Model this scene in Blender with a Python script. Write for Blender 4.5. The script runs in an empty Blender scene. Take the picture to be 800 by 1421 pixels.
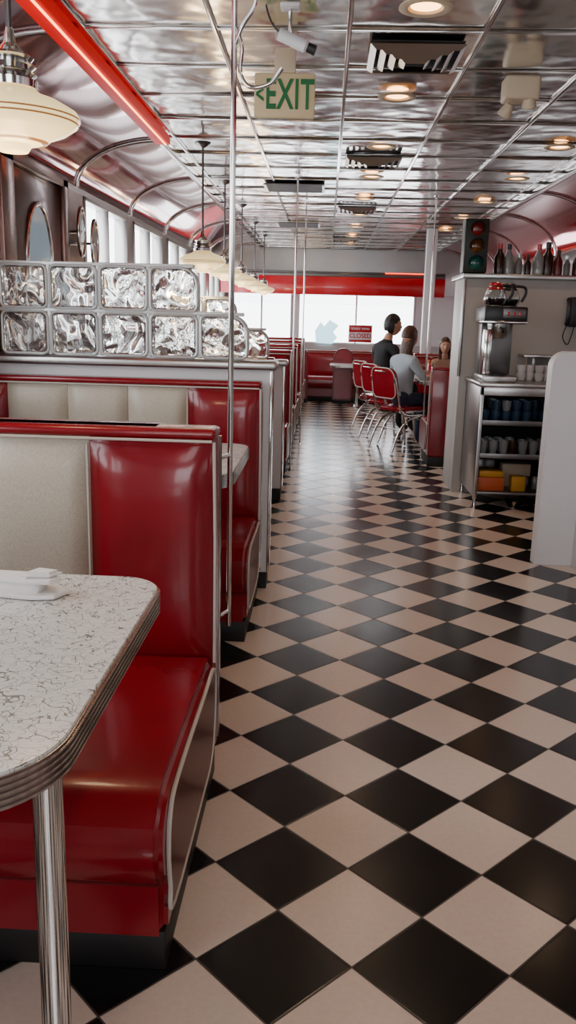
import bpy, bmesh, math, random
from mathutils import Matrix, Vector
random.seed(3)
sc=bpy.context.scene
COL=sc.collection
# ------------------------------------------------------------------ camera
H=1.45; f=1180; P=math.radians(12.9); YW=math.atan(.038); R=0.026
cam=bpy.data.cameras.new("camera"); co=bpy.data.objects.new("camera",cam); COL.objects.link(co)
cam.sensor_fit='VERTICAL'; cam.sensor_height=36; cam.lens=36*f/1421; cam.clip_start=.02
M=Matrix.Rotation(YW,4,'Z')@Matrix.Rotation(math.pi/2-P,4,'X')@Matrix.Rotation(R,4,'Z')
M.translation=(0,0,H); co.matrix_world=M; sc.camera=co

# ------------------------------------------------------------------ materials
class NT:
    def __init__(s,m): s.t=m.node_tree; s.n=s.t.nodes; s.l=s.t.links
    def node(s,typ,**k):
        n=s.n.new(typ)
        for a,b in k.items(): setattr(n,a,b)
        return n
    def math(s,op,a,b=None,c=None):
        n=s.n.new("ShaderNodeMath"); n.operation=op
        for i,v in enumerate((a,b,c)):
            if v is None: continue
            if isinstance(v,(int,float)): n.inputs[i].default_value=v
            else: s.l.new(v,n.inputs[i])
        return n.outputs[0]
    def mix(s,fac,a,b):
        n=s.n.new("ShaderNodeMix"); n.data_type='RGBA'
        for i,v in ((0,fac),(6,a),(7,b)):
            if isinstance(v,(int,float)): n.inputs[i].default_value=v
            elif isinstance(v,tuple): n.inputs[i].default_value=(*v,1) if len(v)==3 else v
            else: s.l.new(v,n.inputs[i])
        return n.outputs[2]
    def noise(s,scale,detail=2,vec=None,rough=.5,dist=0):
        n=s.n.new("ShaderNodeTexNoise"); n.inputs['Scale'].default_value=scale; n.inputs['Detail'].default_value=detail
        n.inputs['Roughness'].default_value=rough; n.inputs['Distortion'].default_value=dist
        if vec is not None: s.l.new(vec,n.inputs['Vector'])
        return n.outputs['Fac']
def mk(name,col,rough=.5,metal=0,coat=0,emit=0,ecol=None,var=.12,vscale=8,bump=0,bscale=40,trans=0,ior=1.45,spec=.5):
    m=bpy.data.materials.new(name); m.use_nodes=True; t=NT(m); b=t.n['Principled BSDF']
    geo=t.node("ShaderNodeTexCoord"); o=geo.outputs['Object']
    nz=t.noise(vscale,3,o)
    dark=tuple(c*(1-var) for c in col); lite=tuple(min(1,c*(1+var)) for c in col)
    t.l.new(t.mix(nz,dark,lite),b.inputs['Base Color'])
    b.inputs['Roughness'].default_value=rough; b.inputs['Metallic'].default_value=metal
    b.inputs['Coat Weight'].default_value=coat; b.inputs['Coat Roughness'].default_value=.08
    b.inputs['Transmission Weight'].default_value=trans; b.inputs['IOR'].default_value=ior
    b.inputs['Specular IOR Level'].default_value=spec
    if emit:
        b.inputs['Emission Color'].default_value=(*(ecol or col),1); b.inputs['Emission Strength'].default_value=emit
    if bump:
        bp=t.node("ShaderNodeBump"); bp.inputs['Strength'].default_value=bump; bp.inputs['Distance'].default_value=.01
        t.l.new(t.noise(bscale,3,o),bp.inputs['Height']); t.l.new(bp.outputs[0],b.inputs['Normal'])
    return m
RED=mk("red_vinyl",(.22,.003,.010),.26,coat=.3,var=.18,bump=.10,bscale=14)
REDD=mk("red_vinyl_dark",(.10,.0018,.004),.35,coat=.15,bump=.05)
CREAM=mk("cream_sparkle_vinyl",(.50,.45,.36),.35,var=.28,vscale=160,bump=.05,bscale=25)
PIPE=mk("white_piping",(.52,.47,.42),.4)
CHROME=mk("chrome",(.70,.69,.68),.12,metal=1,var=.03)
STEEL=mk("brushed_steel",(.45,.44,.43),.28,metal=1,var=.12,vscale=3)
STEELD=mk("dark_steel",(.16,.15,.15),.35,metal=.9)
STEELB=mk("bronze_tinted_steel",(.22,.15,.13),.22,metal=.9,var=.3,vscale=4)
BLACK=mk("black_plastic",(.012,.012,.013),.35)
KICK=mk("black_kick_rubber",(.008,.007,.007),.5)
WHITE=mk("white_laminate",(.70,.69,.70),.4,var=.03)
GREYW=mk("grey_wall_panel",(.45,.43,.41),.45,var=.10,vscale=2)
BEIGE=mk("beige_plastic",(.58,.47,.33),.5)
REDP=mk("red_enamel",(.48,.008,.016),.22,coat=.5)
RUBY=mk("ruby_lens",(.22,.01,.01),.15,coat=.6)
AMBER=mk("amber_lens",(.16,.05,.01),.15,coat=.6)
GREENL=mk("green_lens",(.01,.13,.10),.15,coat=.6)
GREEN=mk("exit_green",(.012,.14,.04),.5)
NEON=mk("red_neon_glow",(1,.12,.05),.4,emit=4,ecol=(1,.05,.01))
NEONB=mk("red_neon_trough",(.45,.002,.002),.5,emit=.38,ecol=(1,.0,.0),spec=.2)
BULB=mk("warm_bulb",(1,.65,.35),.4,emit=9,ecol=(1,.48,.17))
DARK=mk("dark_interior",(.02,.018,.018),.7)
SKIN=mk("skin",(.46,.24,.16),.5)
HAIRB=mk("brown_hair",(.060,.022,.011),.42,bump=.6,bscale=60)
HAIRK=mk("black_hair",(.010,.009,.009),.45,bump=.5,bscale=60)
SHIRTK=mk("black_shirt",(.010,.011,.014),.8,bump=.3,bscale=18)
SHIRTG=mk("grey_shirt",(.34,.39,.44),.8,bump=.3,bscale=18)
SHIRTT=mk("tan_shirt",(.33,.19,.13),.8)
JEANS=mk("blue_jeans",(.03,.045,.08),.85,bump=.2,bscale=200)
JEANSK=mk("dark_trousers",(.02,.02,.025),.85)
SHOE=mk("dark_shoe",(.03,.025,.02),.5)
EYE=mk("eye_dark",(.02,.012,.01),.2); EW=mk("eye_white",(.7,.68,.65),.3)
LIP=mk("lip",(.35,.1,.09),.5)
GLASS=mk("clear_glass",(.9,.93,.95),.03,trans=1,ior=1.4,var=.02)
TUMB=mk("glass_tumbler",(.22,.24,.25),.12,spec=.8)
BROWN=mk("brown_coffee",(.03,.012,.006),.2)
BLUEC=mk("blue_cup",(.02,.05,.10),.3)
YEL=mk("yellow_carton",(.55,.28,.02),.5)
ORG=mk("orange_carton",(.5,.09,.02),.5)
NAP=mk("napkin_cloth",(.80,.78,.76),.8,bump=.3,bscale=60)
WOODD=mk("dark_wood_door",(.08,.028,.02),.3,coat=.4,var=.3,vscale=5)
MORTAR=mk("block_mortar",(.58,.60,.59),.35,metal=.4)

def floor_mat():
    m=bpy.data.materials.new("checker_tile"); m.use_nodes=True; t=NT(m); b=t.n['Principled BSDF']
    g=t.node("ShaderNodeNewGeometry"); s=t.node("ShaderNodeSeparateXYZ"); t.l.new(g.outputs['Position'],s.inputs[0])
    dx=t.math('SUBTRACT',s.outputs[0],.29); dy=t.math('SUBTRACT',s.outputs[1],1.675)
    a=t.math('ADD',t.math('DIVIDE',t.math('ADD',dx,dy),.36),100.5)
    c=t.math('ADD',t.math('DIVIDE',t.math('SUBTRACT',dy,dx),.36),100.5)
    fa=t.math('FLOOR',a); fc=t.math('FLOOR',c)
    par=t.math('MODULO',t.math('ADD',fa,fc),2)
    ra=t.math('FRACT',a); rc=t.math('FRACT',c)
    ea=t.math('MINIMUM',ra,t.math('SUBTRACT',1,ra)); ec=t.math('MINIMUM',rc,t.math('SUBTRACT',1,rc))
    e=t.math('MINIMUM',ea,ec); gr=t.math('LESS_THAN',e,.009)
    cmb=t.node("ShaderNodeCombineXYZ"); t.l.new(fa,cmb.inputs[0]); t.l.new(fc,cmb.inputs[1])
    wn=t.node("ShaderNodeTexWhiteNoise"); t.l.new(cmb.outputs[0],wn.inputs['Vector'])
    mot=t.noise(60,4,g.outputs['Position'],.7)
    w1=t.mix(mot,(.60,.48,.40),(.76,.635,.555))
    w=t.mix(wn.outputs['Value'],w1,t.mix(.14,w1,(.45,.35,.30)))
    k=t.mix(mot,(.003,.003,.0035),(.010,.009,.010))
    base=t.mix(par,k,w)
    base=t.mix(gr,base,(.06,.05,.045))
    t.l.new(base,b.inputs['Base Color'])
    sm=t.noise(1.4,2,g.outputs['Position'],.5)
    r=t.math('MULTIPLY_ADD',sm,.12,.15); r2=t.math('MULTIPLY_ADD',gr,.3,r)
    t.l.new(r2,b.inputs['Roughness']); b.inputs['Specular IOR Level'].default_value=.5
    bp=t.node("ShaderNodeBump"); bp.inputs['Strength'].default_value=.2; bp.inputs['Distance'].default_value=.004
    hgt=t.math('ADD',t.math('MULTIPLY',t.math('MINIMUM',e,.02),40),t.math('MULTIPLY',t.noise(7,1,g.outputs['Position']),.5))
    t.l.new(hgt,bp.inputs['Height']); t.l.new(bp.outputs[0],b.inputs['Normal'])
    return m
FLOOR=floor_mat()
def ceil_mat():
    m=bpy.data.materials.new("stainless_ceiling_panel"); m.use_nodes=True; t=NT(m); b=t.n['Principled BSDF']
    g=t.node("ShaderNodeNewGeometry"); pos=g.outputs['Position']
    n=t.noise(1.7,3,pos); t.l.new(t.mix(n,(.56,.545,.52),(.82,.80,.77)),b.inputs['Base Color'])
    b.inputs['Metallic'].default_value=1
    t.l.new(t.math('MULTIPLY_ADD',t.noise(5,3,pos),.14,.08),b.inputs['Roughness'])
    bp=t.node("ShaderNodeBump"); bp.inputs['Strength'].default_value=.5; bp.inputs['Distance'].default_value=.035
    t.l.new(t.noise(2.8,2,pos),bp.inputs['Height']); t.l.new(bp.outputs[0],b.inputs['Normal'])
    return m
CEIL=ceil_mat()
def cove_mat(name,c1,c2):
    m=bpy.data.materials.new(name); m.use_nodes=True; t=NT(m); b=t.n['Principled BSDF']
    g=t.node("ShaderNodeNewGeometry"); pos=g.outputs['Position']
    t.l.new(t.mix(t.noise(1.3,2,pos),c1,c2),b.inputs['Base Color'])
    b.inputs['Metallic'].default_value=.8; b.inputs['Roughness'].default_value=.10; b.inputs['Coat Weight'].default_value=.6; b.inputs['Coat Roughness'].default_value=.04
    return m
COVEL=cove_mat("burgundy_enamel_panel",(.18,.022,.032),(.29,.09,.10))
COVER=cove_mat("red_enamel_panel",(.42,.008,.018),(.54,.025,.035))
def table_mat():
    m=bpy.data.materials.new("cracked_ice_laminate"); m.use_nodes=True; t=NT(m); b=t.n['Principled BSDF']
    g=t.node("ShaderNodeTexCoord"); o=g.outputs['Object']
    masks=None
    for i,(sc_,w) in enumerate(((26,.0085),(36,.009),(46,.009),(31,.008))):
        mp=t.node("ShaderNodeMapping"); mp.inputs['Location'].default_value=(i*7.3,i*3.1,0); t.l.new(o,mp.inputs[0])
        n=t.noise(sc_,.6,mp.outputs[0],.5,.6)
        l=t.math('LESS_THAN',t.math('ABSOLUTE',t.math('SUBTRACT',n,.5)),w)
        br=t.math('GREATER_THAN',t.noise(sc_*.7,1,mp.outputs[0]),.44)
        l=t.math('MULTIPLY',l,br)
        masks=l if masks is None else t.math('MAXIMUM',masks,l)
    t.l.new(t.mix(masks,(.70,.70,.675),(.22,.22,.205)),b.inputs['Base Color']); b.inputs['Roughness'].default_value=.22
    return m
TOP=table_mat()
def gblock_mat():
    m=bpy.data.materials.new("wavy_glass_block"); m.use_nodes=True; t=NT(m); b=t.n['Principled BSDF']
    g=t.node("ShaderNodeNewGeometry"); pos=g.outputs['Position']
    b.inputs['Base Color'].default_value=(.97,.99,.98,1); b.inputs['Roughness'].default_value=.04; b.inputs['Transmission Weight'].default_value=.95; b.inputs['IOR'].default_value=1.45
    b.inputs['Specular IOR Level'].default_value=.8
    bp=t.node("ShaderNodeBump"); bp.inputs['Strength'].default_value=.9; bp.inputs['Distance'].default_value=.045
    t.l.new(t.noise(7.5,.7,pos,.4,1.0),bp.inputs['Height']); t.l.new(bp.outputs[0],b.inputs['Normal'])
    return m
GBLK=gblock_mat()
def shade_mat():
    m=bpy.data.materials.new("schoolhouse_glass_shade"); m.use_nodes=True; t=NT(m); b=t.n['Principled BSDF']
    g=t.node("ShaderNodeTexCoord"); s=t.node("ShaderNodeSeparateXYZ"); t.l.new(g.outputs['Object'],s.inputs[0])
    z=s.outputs[2]; band=None
    for zc in (.071,.082,.024):
        l=t.math('LESS_THAN',t.math('ABSOLUTE',t.math('SUBTRACT',z,zc)),.0020)
        band=l if band is None else t.math('MAXIMUM',band,l)
    col=t.mix(band,(.95,.72,.34),(.20,.09,.03)); t.l.new(col,b.inputs['Base Color']); t.l.new(col,b.inputs['Emission Color'])
    r=t.node("ShaderNodeMapRange"); r.inputs['From Min'].default_value=0; r.inputs['From Max'].default_value=.16; r.inputs['To Min'].default_value=2.1; r.inputs['To Max'].default_value=.7
    t.l.new(z,r.inputs[0]); t.l.new(r.outputs[0],b.inputs['Emission Strength']); b.inputs['Roughness'].default_value=.2
    return m
SHADE=shade_mat()

# ------------------------------------------------------------------ helpers
def empty(name,loc=(0,0,0),rot=0):
    e=bpy.data.objects.new(name,None); e.location=loc; e.rotation_euler=(0,0,rot); e.empty_display_size=.1; COL.objects.link(e); return e
def fin(bm,name,mat,par=None,smooth=True):
    me=bpy.data.meshes.new(name); bm.normal_update(); bm.to_mesh(me); bm.free()
    ob=bpy.data.objects.new(name,me); COL.objects.link(ob)
    if mat is not None:
        for mm in (mat if isinstance(mat,(list,tuple)) else [mat]): me.materials.append(mm)
    if smooth:
        for p in me.polygons: p.use_smooth=True
        try: me.set_sharp_from_angle(angle=math.radians(38))
        except Exception: pass
    if par is not None: ob.parent=par
    return ob
def box(name,x0,x1,y0,y1,z0,z1,mat,bev=.004,par=None,seg=2):
    bm=bmesh.new(); bmesh.ops.create_cube(bm,size=1)
    for v in bm.verts: v.co=Vector(((x0+x1)/2+v.co.x*(x1-x0),(y0+y1)/2+v.co.y*(y1-y0),(z0+z1)/2+v.co.z*(z1-z0)))
    if bev>0: bmesh.ops.bevel(bm,geom=bm.edges[:],offset=min(bev,.45*min(x1-x0,y1-y0,z1-z0)),segments=seg,profile=.5,affect='EDGES')
    return fin(bm,name,mat,par)
def cushion(name,x0,x1,y0,y1,z0,z1,mat,puff,par,side):
    bm=bmesh.new(); nx,nz=10,14
    def F(u,v): return (1-abs(2*u-1)**3.2)**.5*(1-abs(2*v-1)**4)**.5
    yf=y0 if side<0 else y1; yb=y1 if side<0 else y0
    g=[]
    for i in range(nx+1):
        row=[]
        for j in range(nz+1):
            u,v=i/nx,j/nz
            row.append(bm.verts.new((x0+(x1-x0)*u, yb+(yf-yb)*(.55+.45*F(u,v))+side*puff*F(u,v), z0+(z1-z0)*v)))
        g.append(row)
    for i in range(nx):
        for j in range(nz): bm.faces.new((g[i][j],g[i+1][j],g[i+1][j+1],g[i][j+1]))
    b=[bm.verts.new((x,yb,z)) for x,z in ((x0,z0),(x1,z0),(x1,z1),(x0,z1))]
    bm.faces.new(b)
    bm.faces.new([g[i][0] for i in range(nx+1)]+[b[1],b[0]]); bm.faces.new([g[i][nz] for i in range(nx+1)]+[b[2],b[3]])
    bm.faces.new([g[0][j] for j in range(nz+1)]+[b[3],b[0]]); bm.faces.new([g[nx][j] for j in range(nz+1)]+[b[2],b[1]])
    bmesh.ops.recalc_face_normals(bm,faces=bm.faces[:])
    return fin(bm,name,mat,par)
def prism(name,pts,axis,a0,a1,mat,bev=0,par=None,seg=2):
    bm=bmesh.new()
    def mkv(p,a):
        if axis=='x': return (a,p[0],p[1])
        if axis=='y': return (p[0],a,p[1])
        return (p[0],p[1],a)
    v0=[bm.verts.new(mkv(p,a0)) for p in pts]; v1=[bm.verts.new(mkv(p,a1)) for p in pts]
    fa=bm.faces.new(v0); fb=bm.faces.new(v1)
    for i in range(len(pts)): bm.faces.new((v0[i],v0[(i+1)%len(pts)],v1[(i+1)%len(pts)],v1[i]))
    bmesh.ops.recalc_face_normals(bm,faces=bm.faces[:])
    if bev:
        es=[e for fc in (fa,fb) for e in fc.edges]
        bmesh.ops.bevel(bm,geom=list(set(es)),offset=bev,segments=seg,affect='EDGES')
    return fin(bm,name,mat,par)
def rpoly(x0,x1,y0,y1,r,n=8):
    pts=[]
    for (cx,cy,sx,sy,a0,rr) in ((x0,y0,1,1,180,r[0]),(x1,y0,-1,1,270,r[1]),(x1,y1,-1,-1,0,r[2]),(x0,y1,1,-1,90,r[3])):
        if rr<=0: pts.append((cx,cy)); continue
        ox,oy=cx+sx*rr,cy+sy*rr
        for i in range(n+1):
            a=math.radians(a0+90*i/n); pts.append((ox+rr*math.cos(a),oy+rr*math.sin(a)))
    return pts
def lathe(name,prof,loc,mat,par=None,seg=32,rot=None):
    bm=bmesh.new(); rings=[]
    for r,z in prof:
        if r<1e-5: rings.append([bm.verts.new((0,0,z))])
        else: rings.append([bm.verts.new((r*math.cos(2*math.pi*i/seg),r*math.sin(2*math.pi*i/seg),z)) for i in range(seg)])
    for a,b in zip(rings,rings[1:]):
        for i in range(seg):
            j=(i+1)%seg
            if len(a)==1 and len(b)==1: continue
            if len(a)==1: bm.faces.new((a[0],b[i],b[j]))
            elif len(b)==1: bm.faces.new((a[i],a[j],b[0]))
            else: bm.faces.new((a[i],a[j],b[j],b[i]))
    bmesh.ops.recalc_face_normals(bm,faces=bm.faces[:])
    ob=fin(bm,name,mat,par); ob.location=loc
    if rot: ob.rotation_euler=rot
    return ob
def catmull(pts,n=6,cyc=False):
    P_=[Vector(p) for p in pts]; out=[]; N=len(P_)
    rng=range(N) if cyc else range(N-1)
    for i in rng:
        p1=P_[i]; p2=P_[(i+1)%N]; p0=P_[(i-1)%N] if (cyc or i>0) else p1; p3=P_[(i+2)%N] if (cyc or i+2<N) else p2
        for k in range(n):
            t=k/n; out.append(.5*((2*p1)+(-p0+p2)*t+(2*p0-5*p1+4*p2-p3)*t*t+(-p0+3*p1-3*p2+p3)*t**3))
    if not cyc: out.append(P_[-1])
    return out
def tube(name,pts,r,mat,par=None,cyc=False,sm=0,seg=10):
    pts=catmull(pts,sm,cyc) if sm else [Vector(p) for p in pts]
    bm=bmesh.new(); rings=[]; N=len(pts); up=None
    for i,p in enumerate(pts):
        if cyc: d=(pts[(i+1)%N]-pts[i-1]).normalized()
        else: d=(pts[min(i+1,N-1)]-pts[max(i-1,0)]).normalized()
        if up is None:
            up=Vector((0,0,1)) if abs(d.z)<.9 else Vector((1,0,0))
        a=(up-d*up.dot(d))
        if a.length<1e-4: a=d.orthogonal()
        a.normalize(); b=d.cross(a); up=a
        rr=r[i] if isinstance(r,list) else r
        rings.append([bm.verts.new(p+a*rr*math.cos(2*math.pi*k/seg)+b*rr*math.sin(2*math.pi*k/seg)) for k in range(seg)])
    R2=list(zip(rings,rings[1:]))
    if cyc: R2.append((rings[-1],rings[0]))
    for a,b in R2:
        for k in range(seg): bm.faces.new((a[k],a[(k+1)%seg],b[(k+1)%seg],b[k]))
    if not cyc: bm.faces.new(rings[0]); bm.faces.new(rings[-1])
    bmesh.ops.recalc_face_normals(bm,faces=bm.faces[:])
    return fin(bm,name,mat,par)
def text(name,s,size,loc,rot,mat,par=None,ext=.002,sx=1,sp=1):
    c=bpy.data.curves.new(name,'FONT'); c.body=s; c.size=size; c.extrude=ext; c.offset=size*.02; c.align_x='CENTER'; c.align_y='CENTER'; c.space_character=sp
    t=bpy.data.objects.new(name,c); COL.objects.link(t); bpy.context.view_layer.update()
    me=bpy.data.meshes.new_from_object(t.evaluated_get(bpy.context.evaluated_depsgraph_get())); bpy.data.objects.remove(t)
    me.materials.clear(); me.materials.append(mat)
    ob=bpy.data.objects.new(name,me); COL.objects.link(ob); ob.location=loc; ob.rotation_euler=rot; ob.scale=(sx,1,1)
    if par: ob.parent=par
    return ob

XL=-1.9; XR=2.7; Y0=-3.0; Y1=16.4; HC=2.7; CL=-1.24; CR=1.98
# ------------------------------------------------------------------ room shell
box("floor",XL-.2,XR+.2,Y0-.2,Y1+.2,-.1,0,FLOOR,0)
bm=bmesh.new(); T=.6
xs=[CL]+[.06+T*k for k in range(-2,4) if CL+.02<.06+T*k<CR-.02]+[CR]
ys=[]; y=4.77-T*13
while y<Y1: ys.append(y); y+=T
ys=[Y0]+[v for v in ys if v>Y0+.05]+[Y1]
fs=[]
for i in range(len(xs)-1):
    for j in range(len(ys)-1):
        fs.append(bm.faces.new([bm.verts.new(c) for c in ((xs[i],ys[j],HC),(xs[i],ys[j+1],HC),(xs[i+1],ys[j+1],HC),(xs[i+1],ys[j],HC))]))
bmesh.ops.inset_individual(bm,faces=fs,thickness=.035,depth=0)
bmesh.ops.inset_individual(bm,faces=fs,thickness=.012,depth=-.008)
for fc in fs:
    nx,ny=random.gauss(0,.0022),random.gauss(0,.0022); cc=fc.calc_center_median()
    for v in fc.verts: v.co.z+=(v.co.x-cc.x)*nx*3+(v.co.y-cc.y)*ny*3
fin(bm,"ceiling",CEIL,None,False)
box("ceiling_slab",XL-.2,XR+.2,Y0-.2,Y1+.2,HC+.03,HC+.13,GREYW,0)
g=empty("trim_1")
for i,x in enumerate(xs[1:-1]): box("ceiling_bar_%d"%i,x-.011,x+.011,Y0,Y1,HC-.008,HC+.004,CHROME,.003,g)
for j,yv in enumerate(ys[1:-1]): box("cross_bar_%d"%j,CL,CR,yv-.008,yv+.008,HC-.006,HC+.003,CHROME,.002,g)
box("edge_bar_l",CL-.025,CL+.02,Y0,Y1,HC-.05,HC+.01,CHROME,.008,g)
box("edge_bar_r",CR-.02,CR+.025,Y0,Y1,HC-.05,HC+.01,CHROME,.008,g)
def cove(name,xw,xc,hw,mat,ya,yb):
    n=14; bm=bmesh.new(); prev=None
    for i in range(n+1):
        a=math.pi/2*i/n
        x=xw+(xc-xw)*(1-math.cos(a)); z=hw+(HC-hw)*math.sin(a)
        cur=(bm.verts.new((x,ya,z)),bm.verts.new((x,yb,z)))
        if prev: bm.faces.new((prev[0],cur[0],cur[1],prev[1]))
        prev=cur
    return fin(bm,name,mat)
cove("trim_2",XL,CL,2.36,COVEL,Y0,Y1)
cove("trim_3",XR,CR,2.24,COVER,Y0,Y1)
def rib(par,name,xw,xc,hw,y,w=.03,mat=CHROME):
    pts=[]
    s=1 if xc>xw else -1
    for i in range(13):
        a=math.pi/2*i/12; pts.append((xw+(xc-xw)*(1-math.cos(a))+s*.004,y,hw+(HC-hw)*math.sin(a)-.006))
    tube(name,pts,w*.5,mat,par)
rb=empty("trim_4")
for k,yv in enumerate((-1.2,.6,2.4,4.2,6.65,8.45,10.25,12.05,13.85,15.6)):
    rib(rb,"cove_rib_l%d"%k,XL,CL,2.36,yv,.035); rib(rb,"cove_rib_r%d"%k,XR,CR,2.24,yv+.4,.03)
WZ0,WZ1=1.12,2.32
wins=[(-1.0,.2),(1.0,2.1),(2.6,3.8),(6.85,8.30),(8.58,10.08),(10.40,11.9),(12.2,13.7),(14.0,15.4)]
wl=empty("wall_left")
box("lower_wall",XL-.12,XL,Y0,Y1,0,WZ0,GREYW,0,wl)
box("upper_wall",XL-.12,XL,Y0,Y1,WZ1,2.75,STEEL,0,wl)
yy=Y0
for a,b in wins+[(Y1,Y1)]:
    if a>yy: box("pier_%d"%int(a*10),XL-.12,XL,yy,a,WZ0,WZ1,STEELB if yy==3.8 else STEEL,0,wl)
    yy=b
for k,(a,b) in enumerate(wins):
    e=empty("window_%d"%(k+1))
    for q,(ya,yb,za,zb) in enumerate(((a,a+.03,WZ0,WZ1),(b-.03,b,WZ0,WZ1),(a,b,WZ0,WZ0+.04),(a,b,WZ1-.03,WZ1),((a+b)/2-.012,(a+b)/2+.012,WZ0,WZ1))):
        box("frame_%d"%q,XL-.10,XL+.01,ya,yb,za,zb,STEEL,.004,e)
box("trim_5",XL,XL+.10,Y0,Y1,WZ0-.04,WZ0,STEEL,.006)
d=empty("door_1")
box("door_leaf",XL+.001,XL+.04,5.15,6.1,.02,2.28,WOODD,.006,d)
box("jamb_a",XL,XL+.07,4.95,5.15,0,2.34,STEELB,.008,d); box("jamb_b",XL,XL+.07,6.1,6.22,0,2.34,STEELB,.008,d); box("head",XL,XL+.07,4.95,6.22,2.28,2.36,STEELB,.008,d)
yc,rr=5.62,.24
pts=[(XL+.045,yc+rr*math.cos(t),1.75+.36*math.sin(t)) for t in [2*math.pi*i/32 for i in range(32)]]
tube("porthole_rim",pts,.018,CHROME,d,cyc=True)
prism("porthole_glass",[(p[1],p[2]) for p in pts],'x',XL+.041,XL+.046,mk("glowing_porthole_pane",(.30,.42,.48),.08,emit=.25,ecol=(.5,.7,.85)),0,d)  # pane emits a faint blue glow in place of daylight behind it
tube("push_bar",[(XL+.04,5.25,1.05),(XL+.10,5.27,1.07),(XL+.10,5.95,1.07),(XL+.04,5.98,1.05)],.014,CHROME,d)
for k,(yc,zc) in enumerate(((6.45,2.02),(6.62,1.95))):
    e=empty("oval_wall_mirror")
    pts=[(XL+.09+.05*k,yc+.085*math.cos(t),zc+.17*math.sin(t)) for t in [2*math.pi*i/28 for i in range(28)]]
    tube("rim",pts,.012,CHROME,e,cyc=True); prism("mirror",[(p[1],p[2]) for p in pts],'x',XL+.085+.05*k,XL+.092+.05*k,STEEL,0,e)
    box("bracket",XL,XL+.1+.05*k,yc-.01,yc+.01,zc-.01,zc+.01,CHROME,0,e)
box("wall_right",XR,XR+.12,Y0,Y1,0,2.75,STEEL,0)
box("trim_6",XR-.03,XR,Y0,Y1,2.12,2.24,STEELD,.005)
wf=empty("wall_back")
box("below",XL,XR,Y1,Y1+.12,0,.98,GREYW,0,wf)
box("above",XL,XR,Y1,Y1+.12,1.90,2.8,STEEL,0,wf)
box("pier_l",XL,-1.78,Y1,Y1+.12,.98,1.90,WHITE,0,wf); box("pier_m",-.66,-.52,Y1,Y1+.12,.98,1.90,WHITE,0,wf); box("pier_r",1.64,XR,Y1,Y1+.12,.98,1.90,WHITE,0,wf)
box("trim_7",XL,2.05,Y1-1.0,Y1-.82,1.85,2.16,REDP,.01)
box("trim_8",XL,2.05,Y1-.98,Y1-.84,2.16,2.22,STEELD,.005)
box("trim_9",XL,2.05,Y1-.95,Y1-.01,2.22,2.25,STEELD,.005)
tube("neon_tube",[(1.0,Y1-1.02,2.235),(1.8,Y1-1.02,2.235)],.010,NEON)
for k,(a,b) in enumerate(((-1.78,-.66),(-.52,1.64))):
    e=empty("window_%d"%(len(wins)+1+k))
    n=2
    for q in range(n+1):
        xx=a+(b-a)*q/n; box("mullion_%d"%q,xx-.015,xx+.015,Y1-.01,Y1+.1,.98,1.90,WHITE,.004,e)
    for q,z in enumerate((.98,1.87)): box("rail_%d"%q,a,b,Y1-.01,Y1+.1,z,z+.03,WHITE,.004,e)
    for q in range(5): box("blind_slat_%d"%q,a+.02,b-.02,Y1+.01,Y1+.035,1.85-.035*q,1.853-.035*q,WHITE,0,e)
wn=empty("wall_front")
box("low",XL,XR,Y0-.12,Y0,0,.9,GREYW,0,wn); box("high",XL,XR,Y0-.12,Y0,2.2,2.8,GREYW,0,wn)
box("pl",XL,-.7,Y0-.12,Y0,.9,2.2,GREYW,0,wn); box("pr",1.3,XR,Y0-.12,Y0,.9,2.2,GREYW,0,wn)

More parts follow.
